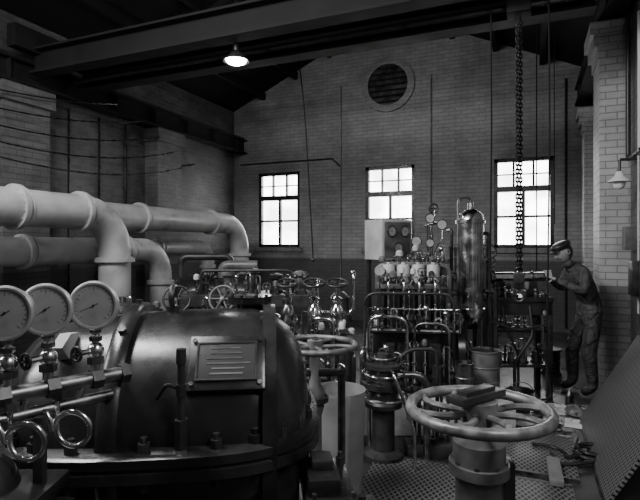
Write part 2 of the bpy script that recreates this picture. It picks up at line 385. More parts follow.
b.cyl((.3,.15,za+.35),(.3,.15,za+.47),.06,CASING,20); b.flange((.3,.15,za+.47),(0,0,1),.1,.03,CASING,8)
b.box((.0,0,.62),(1.0,.8,.6),CASING,.06); b.box((-.38,0,.2),(.24,.95,.4),CAST,.02); b.box((.38,0,.2),(.24,.95,.4),CAST,.02)
b.box((-.02,0,.03),(1.15,1.0,.06),CAST,.01)
b.done()
b=B("bearing_pedestal",W(.03,1.80,0),TH+math.radians(6))
b.box((-.0,0,.38),(.16,.34,.76),CASING,.02); b.box((0,0,.79),(.18,.38,.07),CASING,.012); b.box((-.02,.02,.85),(.12,.20,.07),CASING,.02); b.box((-.02,.04,.90),(.08,.10,.04),CAST,.012)
for sx in (-1,1):
    for sy in (-1,1): b.cyl((sx*.065,sy*.16,.82),(sx*.065,sy*.16,.86),.017,CAST,6); b.cyl((sx*.065,sy*.16,.86),(sx*.065,sy*.16,.88),.009,DULL,8)
b.box((.13,0,.34),(.12,.3,.68),CASING,.02); b.box((.13,0,.69),(.14,.33,.03),CASING,.006)
for sy in (-.1,.1): b.cyl((.14,sy,.70),(.14,sy,.735),.018,CAST,6)
b.done()

# ------------------------------------------------------------ gauge manifold
b=SV("gauge_manifold")
A=V((-1.08,1.31,1.25)); E=V((-.69,1.72,1.25)); d=(E-A).normalized()
b.cyl(A,E,.024,DULL,18); b.cyl(E,E+d*.03,.034,CAST,6)
A2=A+V((0,-.02,-.065)); E2=E+V((-.02,-.02,-.065)); b.cyl(A2,E2,.018,DULL,14)
for f in (.2,.5,.8): p=A.lerp(E,f); q=A2.lerp(E2,f); b.cyl(p,q,.012,STEEL,8)
for g,(x,dd) in enumerate(((-.924,1.48),(-.848,1.56),(-.745,1.66))):
    c=V((x,dd,1.3)); 
    b.cyl(c+V((0,0,-.06)),c+V((0,0,.0)),.016,STEEL,12); b.cyl(c,c+V((0,0,.022)),.026,DULL,6)
    b.ball(c+V((0,0,.045)),.027,STEEL); b.cyl(c+V((0,0,.06)),c+V((0,0,.093)),.011,STEEL,12); b.cyl(c+V((0,0,.075)),c+V((0,0,.09)),.02,DULL,6)
    b.cyl(c+V((0,0,.045)),c+V((-.03,-.06,.045)),.009,STEEL,8); b.wheel(c+V((-.032,-.065,.045)),(-.03,-.06,0),.022,.005,CAST,4)
for f in (.12,.38,.62,.86):
    p=A.lerp(E,f); b.cyl(p-d*.018,p+d*.018,.034,CAST,6)
for (x,dd,z) in ((-.85,1.44,1.125),(-.765,1.54,1.125)):
    c=V((x,dd,z)); pts=[c+V((-.055,.02,.10))]
    for k in range(31):
        t=pi+2*pi*k/30*1.0; pts.append(c+V((math.cos(t)*.055,.02-.028*k/30,math.sin(t)*.055)))
    pts+=[c+V((-.057,-.012,.03)),c+V((-.075,-.01,.06)),c+V((-.11,-.0,.07))]
    b.tube(pts,.0085,STEEL,10)
    b.cyl(c+V((-.055,.02,.085)),c+V((-.055,.02,.105)),.015,DULL,6)
b.tube([A2+V((.05,0.04,0)),A2+V((.05,0.1,-.06)),A2+V((.05,0.1,-.24))],.014,DULL,10)
b.box((-.84,1.50,1.05),(.03,.03,.26),CAST,.004)
b.box((-1.0,1.45,.48),(.36,.24,.96),CASING,.04); b.box((-1.0,1.45,.96),(.42,.28,.05),CASING,.012)
b.lathe([(.0,.08),(.06,.08),(.09,.05),(.11,0),(.11,-.05)],(-1.0,1.46,.99),(0,0,1),CASING,28)
b.box((-.83,1.46,.46),(.16,.2,.92),CAST,.03)
for k in range(5): b.cyl((-1.18+.08*k,1.34,.98),(-1.18+.08*k,1.34,1.01),.013,DULL,6)
b.done()
for (x,dd) in ((-.924,1.48),(-.848,1.56),(-.745,1.66)):
    b=SV("pressure_gauge"); c=V((x,dd-.01,1.494)); f=V((.12,-1,.05)) if x<-.8 else V((.05,-1,.05))
    b.gauge(c,f,.077); b.cyl((x,dd,1.395),(x,dd,1.43),.011,STEEL,10); b.cyl((x,dd,1.402),(x,dd,1.416),.018,DULL,6); b.done()

# ------------------------------------------------------------ hand-wheel valve stands
b=SV("valve_handwheel_stand"); c=V((.62,1.95,1.05))
b.wheel(c,(0,0,1),.262,.022,WHEEL,8,.35,.07)
b.box(c+V((-.01,.0,.055)),(.26,.085,.028),CAST,.006,Matrix.Rotation(.6,3,'Z'))
b.box(c+V((-.01,.0,.075)),(.17,.05,.02),CAST,.004,Matrix.Rotation(.6,3,'Z'))
b.lathe([(.105,0),(.105,.05),(.09,.08),(.09,.82),(.10,.86),(.1,.93),(.05,.95),(.04,1.0)],(.62,1.95,0),(0,0,1),MID,32)
b.flange((.62,1.95,.83),(0,0,1),.115,.04,MID,8,DULL); b.flange((.62,1.95,.03),(0,0,1),.17,.06,CAST,8)
b.box((.735,1.99,.42),(.06,.08,.84),CAST,.01)
b.done()
b=SV("valve_handwheel_stand"); c=V((-.03,2.9,1.11))
b.wheel(c,(0,0,1),.235,.017,WHEEL,5,.25,.045)
b.lathe([(.09,0),(.09,.04),(.045,.08),(.04,.7),(.055,.75),(.055,.85),(.035,.88),(.03,1.05)],(-.03,2.9,0),(0,0,1),MID,24)
b.flange((-.03,2.9,.8),(0,0,1),.08,.03,CAST,6); b.box((.03,2.9,.95),(.22,.05,.04),CAST,.008)
b.lathe([(.05,0),(.05,.04),(.022,.06),(.022,.95),(.03,.97),(.0,.99)],(.125,2.9,0),(0,0,1),DULL,16)
b.done()
# rolled sheet of metal standing on end
b=SV("rolled_sheet"); rs=[]
for j in range(60):
    t=j/59*2*pi*1.45+2.2; r=.15+.045*j/59
    rs.append([V((.1+r*math.cos(t)+.0,3.32+r*math.sin(t),0)),V((.13+r*math.cos(t),3.36+r*math.sin(t),.72)),V((.13+(r+.006)*math.cos(t),3.36+(r+.006)*math.sin(t),.72)),V((.1+(r+.006)*math.cos(t),3.32+(r+.006)*math.sin(t),0))])
b.rings(rs,SHEET); b.done()

# ------------------------------------------------------------ plinth, floor plates
b=SV("concrete_plinth"); b.box((1.1,5.0,.14),(1.26,1.2,.28),CONC,.015); b.box((.31,4.58,.14),(.32,.36,.28),CONC,.015); b.done()
def plate(name,c,d,rot,tilt=None):
    b=B(name,c,rot); b.box((0,0,.012),(d[0],d[1],.024),GRATE,.003)
    b.box((0,-d[1]/2,.012),(d[0],.03,.03),DULL); b.box((0,d[1]/2,.012),(d[0],.03,.03),DULL)
    o=b.done(); return o
plate("floor_tread_plate",(-.62,3.45,0),(.95,.85,0),.06)
plate("floor_tread_plate",(-.1,4.4,0),(.85,.85,0),0)
plate("floor_tread_plate",(-.02,2.4,0),(.75,.8,0),-.03)
plate("floor_tread_plate",(.08,3.4,0),(.4,.9,0),0.02)
o=plate("leaning_tread_plate",(0,0,0),(1.75,.95,0),0)
lean=math.atan2(.80,.46)
o.matrix_world=Matrix.Translation((.70,4.55,.41))@Matrix.Rotation(pi/2,4,'Z')@Matrix.Rotation(-lean,4,'X')

# ------------------------------------------------------------ engine in the centre
b=B("four_cylinder_engine",W(.90,4.95,.28),TH+math.radians(-8))
b.box((0,0,.05),(.86,.5,.1),CAST,.012); b.box((0,0,.33),(.74,.38,.48),DARK,.02); b.box((0,0,.60),(.80,.44,.05),CAST,.008); b.box((0,.02,.80),(.66,.26,.36),DARK,.02)
b.box((0,.02,1.0),(.70,.30,.05),MID,.008)
for k in range(4):
    x=-.22+.145*k
    b.lathe([(.062,0),(.062,.02),(.05,.03),(.05,.05),(.062,.06),(.062,.16),(.055,.175),(.02,.18),(.02,.2),(0,.2)],(x,.0,1.03),(0,0,1),LIGHT,20)
    b.cyl((x,0,1.21),(x,0,1.25),.014,STEEL,8); b.box((x,-.2,.34),(.12,.03,.26),CAST,.01)
    for sz in (-1,1): b.cyl((x+.04,-.215,.34+sz*.1),(x+.04,-.23,.34+sz*.1),.01,STEEL,6); b.cyl((x-.04,-.215,.34+sz*.1),(x-.04,-.23,.34+sz*.1),.01,STEEL,6)
    b.tube([(x,-.02,1.08),(x,-.24,1.08),(x,-.24,.62)],.013,STEEL,10,fil=.09); b.cyl((x,-.24,.66),(x,-.24,.70),.022,DULL,6); b.cyl((x,-.24,.98),(x,-.24,.93),.02,DULL,6)
    b.tube([(x+.05,-.1,1.02),(x+.05,-.19,.95),(x+.05,-.19,.62)],.007,STEEL,8,fil=.05)
    b.cyl((x-.05,-.15,.62),(x-.05,-.15,.92),.02,CAST,10); b.ball((x-.05,-.15,.93),.024,DULL)
    b.tube([(x+.04,0,1.17),(x+.04,-.06,1.28),(x+.09,.08,1.30),(x+.09,.16,1.02)],.006,STEEL,6,fil=.04)
b.tube([(-.44,-.3,.12),(-.44,-.3,.95),(.38,-.3,.95),(.38,-.3,.12)],.013,CAST,10,fil=.12)
b.tube([(-.40,-.33,.15),(-.40,-.33,.74),(-.05,-.36,.74),(-.05,-.36,.15)],.016,STEEL,10,fil=.12)
b.tube([(.02,-.33,.2),(.02,-.33,.68),(.33,-.36,.68),(.33,-.36,.15)],.014,DULL,10,fil=.1)
b.tube([(-.42,-.3,.60),(.42,-.3,.60)],.022,DULL,10); b.tube([(-.42,-.27,.8),(.42,-.27,.8)],.010,STEEL,10)
b.fittings(-.40,.42,-.3,.6,10,.06,.22,1); b.fittings(-.36,.40,-.36,.08,9,.12,.4,2); b.fittings(-.32,.34,.12,1.02,8,.12,.34,3); b.fittings(-.32,.34,-.12,1.02,7,.05,.12,5)
b.tube([(-.42,-.36,.09),(.42,-.36,.09)],.02,CAST,8)
b.lathe([(.05,-.04),(.3,-.035),(.32,-.03),(.32,.03),(.3,.035),(.05,.04)],(.45,0,.36),(1,0,0),DARK,40); b.cyl((.35,0,.36),(.53,0,.36),.04,DULL)
b.flange((-.43,0,.36),(1,0,0),.16,.06,MID,10); b.cyl((-.5,0,.36),(-.4,0,.36),.04,DULL)
b.gauge((-.3,-.28,1.16),(0,-1,.1),.045); b.cyl((-.3,-.27,.95),(-.3,-.27,1.12),.008,STEEL,8)
b.tube([(-.33,.1,1.02),(-.33,.1,1.2),(.38,.1,1.2),(.38,.1,.9)],.028,MID,12,fil=.1)
b.done()
b=SV("circulating_pump"); x,y=.2,5.05
b.box((x,y,.3),(.3,.4,.6),CAST,.03); b.lathe([(.12,0),(.12,.03),(.08,.06),(.08,.3),(.13,.32),(.13,.36),(.1,.4),(.1,.55),(.05,.6),(0,.62)],(x,y,.6),(0,0,1),CAST,24)
b.flange((x,y-.15,.8),(0,1,0),.09,.05,DULL,8); b.tube([(x-.05,y-.12,.8),(x-.05,y-.3,.8),(x-.05,y-.3,.0)],.03,DULL,12,fil=.08)
b.tube([(x-.1,y,1.0),(x-.22,y,1.0),(x-.22,y,1.3),(x-.22,y+.3,1.3)],.02,STEEL,10,fil=.06); b.wheel((x,y,1.3),(0,-.3,1),.08,.009,CAST,5); b.cyl((x,y,1.2),(x,y,1.3),.012,STEEL,8)
b.fittings(x-.14,x+.14,y-.12,.6,4,.1,.3,8)
b.done()
# instrument cabinet
b=B("instrument_cabinet",W(.83,6.1,0),TH+math.radians(32))
b.box((0,0,1.74),(.46,.34,.48),LIGHT,.012); b.box((0,-.175,1.74),(.40,.015,.42),MID,.004)
for x,z in ((-.1,1.84),(.1,1.84),(0,1.64)): b.gauge((x,-.19,z),(0,-1,0),.065,CAST)
for sx in (-1,1):
    for sy in (-1,1): b.box((sx*.19,sy*.13,.75),(.04,.04,1.5),CAST)
b.box((0,0,.8),(.4,.28,.03),CAST); b.tube([(-.1,.0,1.5),(-.1,0,.8)],.015,DULL,8); b.tube([(.1,.0,1.5),(.1,0,.8)],.015,DULL,8)
b.done()
b=SV("polished_air_receiver"); x,y=1.58,5.25
b.lathe([(.0,.85),(.09,.87),(.13,.93),(.135,.98),(.15,.985),(.15,1.02),(.135,1.025),(.135,1.9),(.15,1.905),(.15,1.94),(.135,1.945),(.12,2.0),(.08,2.04),(.03,2.06),(.03,2.12),(0,2.12)],(x,y,0),(0,0,1),STEEL,36)
for k in range(4): t=pi/4+k*pi/2; b.cyl((x+.10*math.cos(t),y+.10*math.sin(t),.28),(x+.10*math.cos(t),y+.10*math.sin(t),1.0),.02,CAST,8)
b.box((x,y,.30),(.28,.30,.04),CAST,.008); b.fittings(x-.12,x+.12,y-.12,.32,4,.15,.4,21)
b.tube([(x,y,2.1),(x,y,2.17),(x-.14,y-.02,2.17),(x-.14,y-.02,.9)],.012,DULL,10,fil=.06)
b.tube([(x+.12,y,1.8),(x+.19,y,1.8),(x+.19,y,.0)],.02,CAST,10,fil=.05)
b.tube([(x+.13,y-.05,1.2),(x+.24,y-.07,1.2),(x+.24,y-.07,.0)],.024,CAST,12,fil=.05)
b.wheel((x+.19,y-.06,1.5),(0,-1,0),.05,.008,CAST,5); b.cyl((x+.19,y-.06,1.5),(x+.19,y,1.5),.012,DULL,8)
b.done()
b=SV("pipe_bank"); y=6.0
for k,(x,h,r,m) in enumerate(((1.22,1.5,.03,CAST),(1.34,1.75,.022,DULL),(1.45,1.45,.035,MID),(1.58,1.8,.02,CAST),(1.74,1.9,.028,CAST),(1.85,1.6,.02,DULL))):
    b.cyl((x,y,0),(x,y,h),r,m,12); b.flange((x,y,.03),(0,0,1),r*2,.03,CAST,6); b.flange((x,y,h*.7),(0,0,1),r*1.9,.03,DULL,6)
    b.tube([(x,y,h-.01),(x,y,h+.06),(x+.02,y+.25,h+.06)],r*.95,m,12,fil=.05)
b.cyl((1.2,y,1.1),(1.88,y,1.1),.03,MID,12); b.cyl((1.2,y,.7),(1.88,y,.7),.035,CAST,12); b.cyl((1.2,y-.03,1.35),(1.88,y-.03,1.35),.02,DULL,12)
b.fittings(1.2,1.88,y-.04,1.12,9,.1,.3,31); b.fittings(1.2,1.88,y-.05,.73,9,.1,.3,32); b.fittings(1.5,1.88,y-.04,1.36,5,.1,.3,33)
b.wheel((1.5,y-.08,1.28),(0,-1,0),.06,.009,CAST,5); b.wheel((1.28,y-.06,1.0),(0,-1,0),.05,.008,CAST,5)
b.done()
b=SV("gauge_tree")
for (x,z,r) in ((1.05,1.72,.055),(1.20,1.97,.05),(1.33,1.9,.055),(1.20,1.70,.045)):
    b.gauge((x,5.45,z),(-.1,-1,0),r,CAST); b.tube([(x,5.47,z-r*.8),(x,5.47,z-.18),(x*.5+.6,5.5,z-.26),(x*.5+.6,5.5,1.2)],.009,STEEL,8,fil=.03)
b.cyl((1.2,5.5,.28),(1.2,5.5,1.9),.024,CAST,12); b.cyl((1.05,5.5,1.5),(1.36,5.5,1.5),.02,CAST,10); b.cyl((1.0,5.5,1.2),(1.38,5.5,1.2),.025,MID,10)
b.cyl((1.25,5.5,1.9),(1.25,5.5,2.06),.01,STEEL,8); b.wheel((1.25,5.5,2.08),(0,-1,0),.05,.008,CAST,4); b.cyl((1.15,5.5,1.88),(1.29,5.5,1.92),.014,STEEL,8)
b.cyl((1.36,5.5,.28),(1.36,5.5,1.7),.014,STEEL,10); b.wheel((1.0,5.45,1.52),(0,-1,0),.06,.008,CAST,5)
b.fittings(1.0,1.38,5.49,1.22,6,.1,.25,41); b.fittings(1.04,1.38,5.49,1.5,5,.06,.16,42)
b.box((1.22,5.5,.3),(.3,.1,.04),CAST)
b.done()
b=SV("feed_pump"); x,y=.5,3.95
b.lathe([(.16,0),(.16,.05),(.09,.08),(.09,.4),(.15,.42),(.15,.45),(.12,.48),(.12,.55),(.17,.57),(.17,.61),(.11,.63),(.11,.70),(.14,.72),(.14,.75),(.06,.77),(.05,.83),(0,.84)],(x,y,0),(0,0,1),CAST,36)
for k in range(10): t=2*pi*k/10; b.cyl((x+.15*math.cos(t),y+.15*math.sin(t),.56),(x+.15*math.cos(t),y+.15*math.sin(t),.635),.012,DULL,6)
b.torus((x,y,.80),(0,0,1),.10,.010,DULL); b.torus((x,y-.02,.50),(0,0,1),.18,.011,STEEL,32,8); b.torus((x,y-.02,.68),(0,0,1),.16,.009,STEEL,32,8)
b.tube([(x+.1,y,.66),(x+.34,y-.02,.66),(x+.34,y-.02,.0)],.028,DULL,12,fil=.1); b.tube([(x-.1,y,.5),(x-.17,y+.02,.5),(x-.17,y+.02,.85),(x-.1,y+.1,.85),(x-.1,y+.1,0)],.016,STEEL,12,fil=.05)
b.tube([(x+.05,y-.1,.72),(x+.05,y-.22,.72),(x+.2,y-.25,.3),(x+.2,y-.25,.0)],.014,STEEL,10,fil=.07)
b.tube([(x+.1,y+.05,.74),(x+.22,y+.1,.84),(x+.45,y+.1,.84),(x+.45,y+.1,.0)],.016,CAST,10,fil=.07)
b.fittings(x-.12,x+.12,y+.02,.74,4,.04,.12,51); b.box((x+.42,y+.08,.05),(.46,.2,.1),CAST,.01); b.fittings(x+.22,x+.62,y+.08,.1,7,.15,.5,52); b.cyl((x+.2,y+.08,.3),(x+.64,y+.08,.3),.025,CAST,10)
b.done()
b=SV("valve_cluster"); y=4.15
b.cyl((-.45,y,.9),(.27,y,.9),.05,CAST,16)
for x in (-.4,.23): b.cyl((x,y,0),(x,y,.9),.035,CAST,12); b.flange((x,y,.02),(0,0,1),.07,.03,CAST,6)
for i,x in enumerate((-.27,-.05,.14)):
    b.lathe([(.04,0),(.055,.02),(.055,.05),(.035,.07),(.05,.13),(.06,.18),(.05,.23),(.03,.26),(.045,.28),(.045,.31),(.015,.33),(.012,.44),(0,.44)],(x,y,.93),(0,0,1),STEEL if i!=0 else DULL,20)
    b.wheel((x,y,1.37),(0,-.35,1),.085,.01,CAST,5)
b.flange((-.16,y,.9),(1,0,0),.085,.04,DULL,8)
b.tube([(-.05,y-.05,1.1),(-.05,y-.2,1.1),(.1,y-.2,1.1),(.1,y-.2,.6),(.2,y-.2,.6),(.2,y-.2,0)],.020,STEEL,10,fil=.06)
b.tube([(.14,y,1.12),(.28,y,1.12),(.28,y,1.45),(.28,y+.15,1.45)],.016,STEEL,10,fil=.06)
b.tube([(-.27,y-.03,1.1),(-.27,y-.15,1.05),(-.5,y-.15,.8),(-.5,y-.15,.0)],.02,DULL,10,fil=.08)
b.fittings(-.42,.22,y-.04,.93,8,.05,.18,61); b.tube([(-.45,y-.1,.6),(.2,y-.1,.6)],.03,CAST,12); b.fittings(-.42,.2,y-.1,.62,7,.06,.2,62)
b.done()
b=SV("valve_pipe_line"); y=4.5
b.cyl((-2.0,y,1.0),(-.62,y,1.0),.065,CAST,18); 
for x in (-1.95,-1.45,-1.05,-.67): b.flange((x,y,1.0),(1,0,0),.11,.035,CAST,8)
for x in (-1.8,-1.1): b.cyl((x,y,0),(x,y,1.0),.04,CAST,12); b.flange((x,y,.02),(0,0,1),.09,.03,CAST,6)
for x,t in ((-1.26,.4),(-.86,-.1)):
    b.lathe([(.08,-.08),(.09,0),(.07,.07),(.045,.1),(.06,.12),(.06,.14),(.02,.16),(.02,.2)],(x,y,1.0),(0,-.4,1),CAST,18)
    b.wheel((x,y-.1,1.21),(t,-1,.35),.115,.010,MID if t<0 else CAST,6)
    b.cyl((x,y,1.12),(x,y-.1,1.21),.014,DULL,8)
b.fittings(-1.95,-.7,y,1.05,9,.05,.16,71)
b.tube([(-.62,y,1.0),(-.56,y,1.0),(-.56,y+.3,1.0),(-.56,y+.3,0)],.05,CAST,14,fil=.12)
b.done()
b=SV("flanged_vessel"); b.lathe([(.16,0),(.16,1.1),(.15,1.14)],(-1.55,3.9,0),(0,0,1),CAST,28); b.flange((-1.55,3.9,1.16),(0,0,1),.23,.05,DULL,14); b.lathe([(.12,0),(.1,.04),(.05,.06),(.04,.1),(0,.1)],(-1.55,3.9,1.18),(0,0,1),CAST,24)
b.tube([(-1.4,3.9,.8),(-1.1,3.9,.8),(-1.1,3.9,.0)],.05,CAST,12,fil=.1); b.done()
b=SV("pump_platform")
b.box((-.75,5.6,1.12),(1.5,.5,.05),CAST,.008); b.box((-.75,5.36,1.07),(1.5,.03,.1),CAST)
for sx in (-1.4,-.75,-.1): 
    for sy in (5.4,5.8): b.box((sx,sy,.55),(.06,.06,1.1),CAST)
for k in range(5):
    x=-1.3+.27*k; b.lathe([(.08,0),(.08,.03),(.05,.05),(.05,.14+.03*(k%3)),(.075,.16+.03*(k%3)),(.075,.2+.03*(k%3)),(0,.22+.03*(k%3))],(x,5.6,1.145),(0,0,1),(CAST,MID,DULL)[k%3],16)
b.tube([(-1.3,5.5,1.15),(-1.3,5.45,1.40),(-.3,5.45,1.40),(-.3,5.5,1.15)],.015,CAST,10,fil=.07)
b.fittings(-1.4,-.1,5.45,1.145,12,.06,.22,81)
b.done()
b=SV("guard_bracket")
b.tube([(-.75,3.45,0),(-.75,3.45,1.06),(-.35,3.6,1.06),(-.35,3.6,0)],.022,DULL,10,fil=.06)
b.box((-.55,3.53,1.03),(.42,.03,.07),MID,.004,Matrix.Rotation(.36,3,'Z')); b.tube([(-.75,3.45,.6),(-.35,3.6,.6)],.018,DULL,8)
b.box((-.55,3.65,.94),(.3,.16,.03),MID,.004); b.tube([(-.55,3.65,.94),(-.55,3.65,0)],.04,CAST,10)
b.tube([(-.62,3.6,.95),(-.62,3.5,1.15),(-.45,3.5,1.15),(-.45,3.6,.95)],.014,STEEL,8,fil=.05)
b.done()

# ------------------------------------------------------------ right side bench with shaft
b=SV("shaft_test_bench")
b.box((2.22,5.65,1.08),(.66,.4,.05),CAST,.008)
for sx in (1.92,2.52):
    for sy in (5.5,5.8): b.box((sx,sy,.53),(.06,.06,1.06),CAST,.006)
b.box((2.22,5.65,.35),(.6,.34,.03),CAST); b.box((2.22,5.48,.98),(.64,.02,.14),CAST,.004)
for x in (2.02,2.38): b.prism([(x-.07,1.105),(x+.07,1.105),(x+.04,1.27),(x-.04,1.27)],5.58,5.72,CAST)
b.cyl((1.96,5.65,1.32),(2.58,5.65,1.32),.05,STEEL,24); b.cyl((1.92,5.65,1.32),(1.96,5.65,1.32),.08,DULL,24); b.cyl((2.22,5.65,1.32),(2.24,5.65,1.32),.06,STEEL,24); b.cyl((2.38,5.65,1.32),(2.40,5.65,1.32),.062,DULL,24)
b.cyl((1.94,5.78,1.1),(1.94,5.78,1.75),.025,CAST,12); b.wheel((1.94,5.74,1.6),(-.2,-1,0),.08,.01,CAST,5)
for k in range(4): b.lathe([(.04,0),(.045,.03),(.03,.06),(.035,.12),(0,.13)],(2.0+.14*k,5.6,.365),(0,0,1),(MID,DULL,MID,CAST)[k],14)
b.fittings(1.95,2.5,5.6,.36,7,.1,.45,91); b.fittings(1.93,2.5,5.5,1.1,6,.04,.12,92); b.cyl((1.9,5.5,.75),(2.52,5.5,.75),.03,CAST,10); b.fittings(1.93,2.5,5.5,.77,6,.05,.15,93)
b.tube([(2.0,5.5,1.06),(2.0,5.42,.8),(2.15,5.42,.5),(2.15,5.42,0)],.014,CAST,10,fil=.08)
b.tube([(2.3,5.5,1.06),(2.3,5.4,.7),(2.1,5.4,.4),(2.1,5.38,0)],.018,CAST,10,fil=.08)
b.tube([(2.45,5.5,1.06),(2.42,5.42,.6),(2.5,5.4,.02),(2.2,5.3,.02)],.012,CAST,8,fil=.08)
b.box((2.1,5.55,1.13),(.12,.08,.05),MID,.01); b.box((2.45,5.52,1.12),(.16,.03,.025),DULL,.005)
b.done()
for x,y,r,h,m in ((1.55,4.72,.14,.40,MID),(1.29,4.47,.08,.34,DULL)):
    b=SV("oil_drum"); b.lathe([(0,0),(r,0),(r,h),(r+.008,h+.004),(r+.008,h+.014),(r-.01,h+.014),(r-.012,h-.01),(0,h-.01)],(x,y,.28),(0,0,1),m,32)
    b.cyl((x,y,.28+h-.012),(x,y,.28+h-.004),r-.012,CAST,28)
    for z in (.33,.66): b.torus((x,y,.28+h*z),(0,0,1),r+.002,.006,m,32,6)
    b.cyl((x+r*.5,y,.28+h-.01),(x+r*.5,y,.28+h+.03),.02,CAST,8); b.done()
b=SV("metal_bucket"); b.lathe([(0,0),(.09,0),(.13,.22),(.137,.23),(.125,.225),(.088,.02),(0,.02)],(2.0,5.0,0),(0,0,1),DULL,28)
b.tube([V((2.0+.132*math.cos(t),5.0,.21+.1*math.sin(t))) for t in [pi*k/14 for k in range(15)]],.004,DULL,6); b.done()
b=SV("round_floor_cover"); b.lathe([(0,.03),(.03,.03),(.03,.02),(.15,.02),(.16,.0)],(2.42,5.1,.0),(0,0,1),LIGHT,32); b.done()
b=SV("rag_pile")
for k in range(20):
    x=2.72+random.uniform(-.25,.16); y=4.85+random.uniform(-.3,.2); r=random.uniform(.05,.11); seg=14; rg=8
    c=V((x,y,0)); rs=[]
    for i in range(rg+1):
        rs.append([c+V((math.cos(2*pi*j/seg)*math.cos(pi/2*i/rg)*r*(1+.3*random.uniform(-1,1))+.0001*j,math.sin(2*pi*j/seg)*math.cos(pi/2*i/rg)*r*(1+.3*random.uniform(-1,1)),math.sin(pi/2*i/rg)*r*.8*(1+.25*random.uniform(-1,1)))) for j in range(seg)])
    b.rings(rs,(RAG,MID,CAST)[k%3])
b.done(80)
b=SV("paper_sheets")
for (x,y,r) in ((2.15,4.72,.3),(2.38,4.68,1.1),(1.95,4.7,.8)):
    R=Matrix.Rotation(r,3,'Z'); rs=[]
    for i in range(7): rs.append([V((x,y,0))+R@V((-.11+.22*i/6,-.08+.16*j/6 if j<7 else -.08+.16*(13-j)/6,.012+.008*math.sin(i*1.3+r*5)+(.0 if j<7 else -.002))) for j in range(14)])
    b.rings(rs,PAPER)
b.done()
b=SV("scrap_metal_litter"); rg_=random.Random(7)
for k in range(46):
    x=rg_.uniform(1.85,2.6); y=rg_.uniform(4.1,5.3); s_=rg_.uniform(.02,.06); R=Matrix.Rotation(rg_.uniform(0,3),3,'Z'); t=k%3
    if t==0: b.box((x,y,s_*.2),(s_*2.2,s_*.7,s_*.4),rg_.choice((DULL,CAST,MID)),.002,R)
    elif t==1: b.cyl((x,y,0),(x,y,s_*.5),s_*.6,rg_.choice((DULL,CAST,LIGHT)),10)
    else: b.cyl(V((x,y,.012))-R@V((s_*1.6,0,0)),V((x,y,.012))+R@V((s_*1.6,0,0)),.011,rg_.choice((STEEL,DULL,WOOD)),8)
b.done()
b=B("wood_offcut",W(1.7,3.62,0.0),TH+1.2); b.box((0,0,.05),(.42,.09,.04),WOOD,.004); b.box((.13,0,.015),(.06,.08,.03),WOOD); b.box((-.13,0,.015),(.06,.08,.03),WOOD); b.done()
b=SV("floor_hose")
for k in range(2):
    pts=[]
    for j in range(40):
        t=j/39; pts.append(V((1.75+.5*t+.08*math.sin(9*t+k*2),4.05-.2*t-.15*k+.08*math.cos(7*t+k),.04)))
    b.tube(pts,.014,(DARK,CAST)[k],8)
b.torus((2.15,3.95,.04),(0,0,1),.13,.015,DARK,30,8); b.torus((2.16,3.96,.066),(0,0,1),.11,.015,DARK,30,8)
b.done()
b=SV("oil_can"); b.lathe([(0,0),(.04,0),(.04,.10),(.016,.13),(.006,.17),(0,.17)],(2.62,5.25,0),(0,0,1),DULL,16); b.done()
b=B("cable_reel",W(3.0,6.5,0),TH)
b.cyl((0,0,.0),(0,0,.03),.13,CAST,24); b.cyl((0,0,.03),(0,0,.3),.07,CAST,20); b.cyl((0,0,.3),(0,0,.33),.13,CAST,24)
for k in range(5): b.torus((0,0,.06+.05*k),(0,0,1),.095,.022,DARK)
b.done()

# ------------------------------------------------------------ hoist chain
def link(b,c,ax,mat):
    a=V(ax); u=V((0,0,1)); pts=[]
    for k in range(12):
        t=2*pi*k/12; pts.append(V(c)+a*(math.cos(t)*.013)+u*(math.sin(t)*.014+(.014 if math.sin(t)>0 else -.014)))
    b.tube(pts,.0075,mat,6,True)
b=B("hoist_chain",(-.1,5.2,0))
for sx in (-.014,.014):
    z=3.87; k=0
    while z>1.42:
        link(b,(sx,.02*(1 if sx>0 else -1),z),(1,0,0) if k%2 else (0,1,0),DARK); z-=.040; k+=1
b.box((0,0,1.34),(.10,.07,.16),CAST,.02); b.cyl((0,-.04,1.36),(0,.04,1.36),.05,CAST,20)
b.tube([V((0,0,1.28)),V((0,0,1.22))]+[V((.045*math.sin(t)-.0,0,1.18+.045*math.cos(t)-.0)) for t in [pi*1.45*k/12 for k in range(13)]],.013,CAST,8)
b.done()
b=B("hoist_hand_rope")
for x in (-.36,.16): b.tube([(x,5.2,4.42),(x+.01,5.2,2.8),(x-.01,5.2,1.0)],.009,STEELB,6)
b.tube([(-.37,5.2,1.0),(-.36,5.2,.93),(-.1,5.2,.85),(.14,5.2,.93),(.15,5.2,1.0)],.009,STEELB,6,fil=.05)
b.done()
b=B("pull_cord"); b.tube([(-2.9,6.0,4.6),(-2.75,6.0,3.6),(-2.66,6.0,2.2),(-2.62,6.0,1.5)],.009,STEELB,8,fil=.5); b.ball((-2.62,6.0,1.48),.03,CAST); b.tube([(.35,8.8,ZE+.3),(.36,8.8,2.0)],.008,STEELB,6); b.tube([(.1,9.2,ZE+.4),(.1,9.2,1.2)],.012,STEELB,6); b.done()

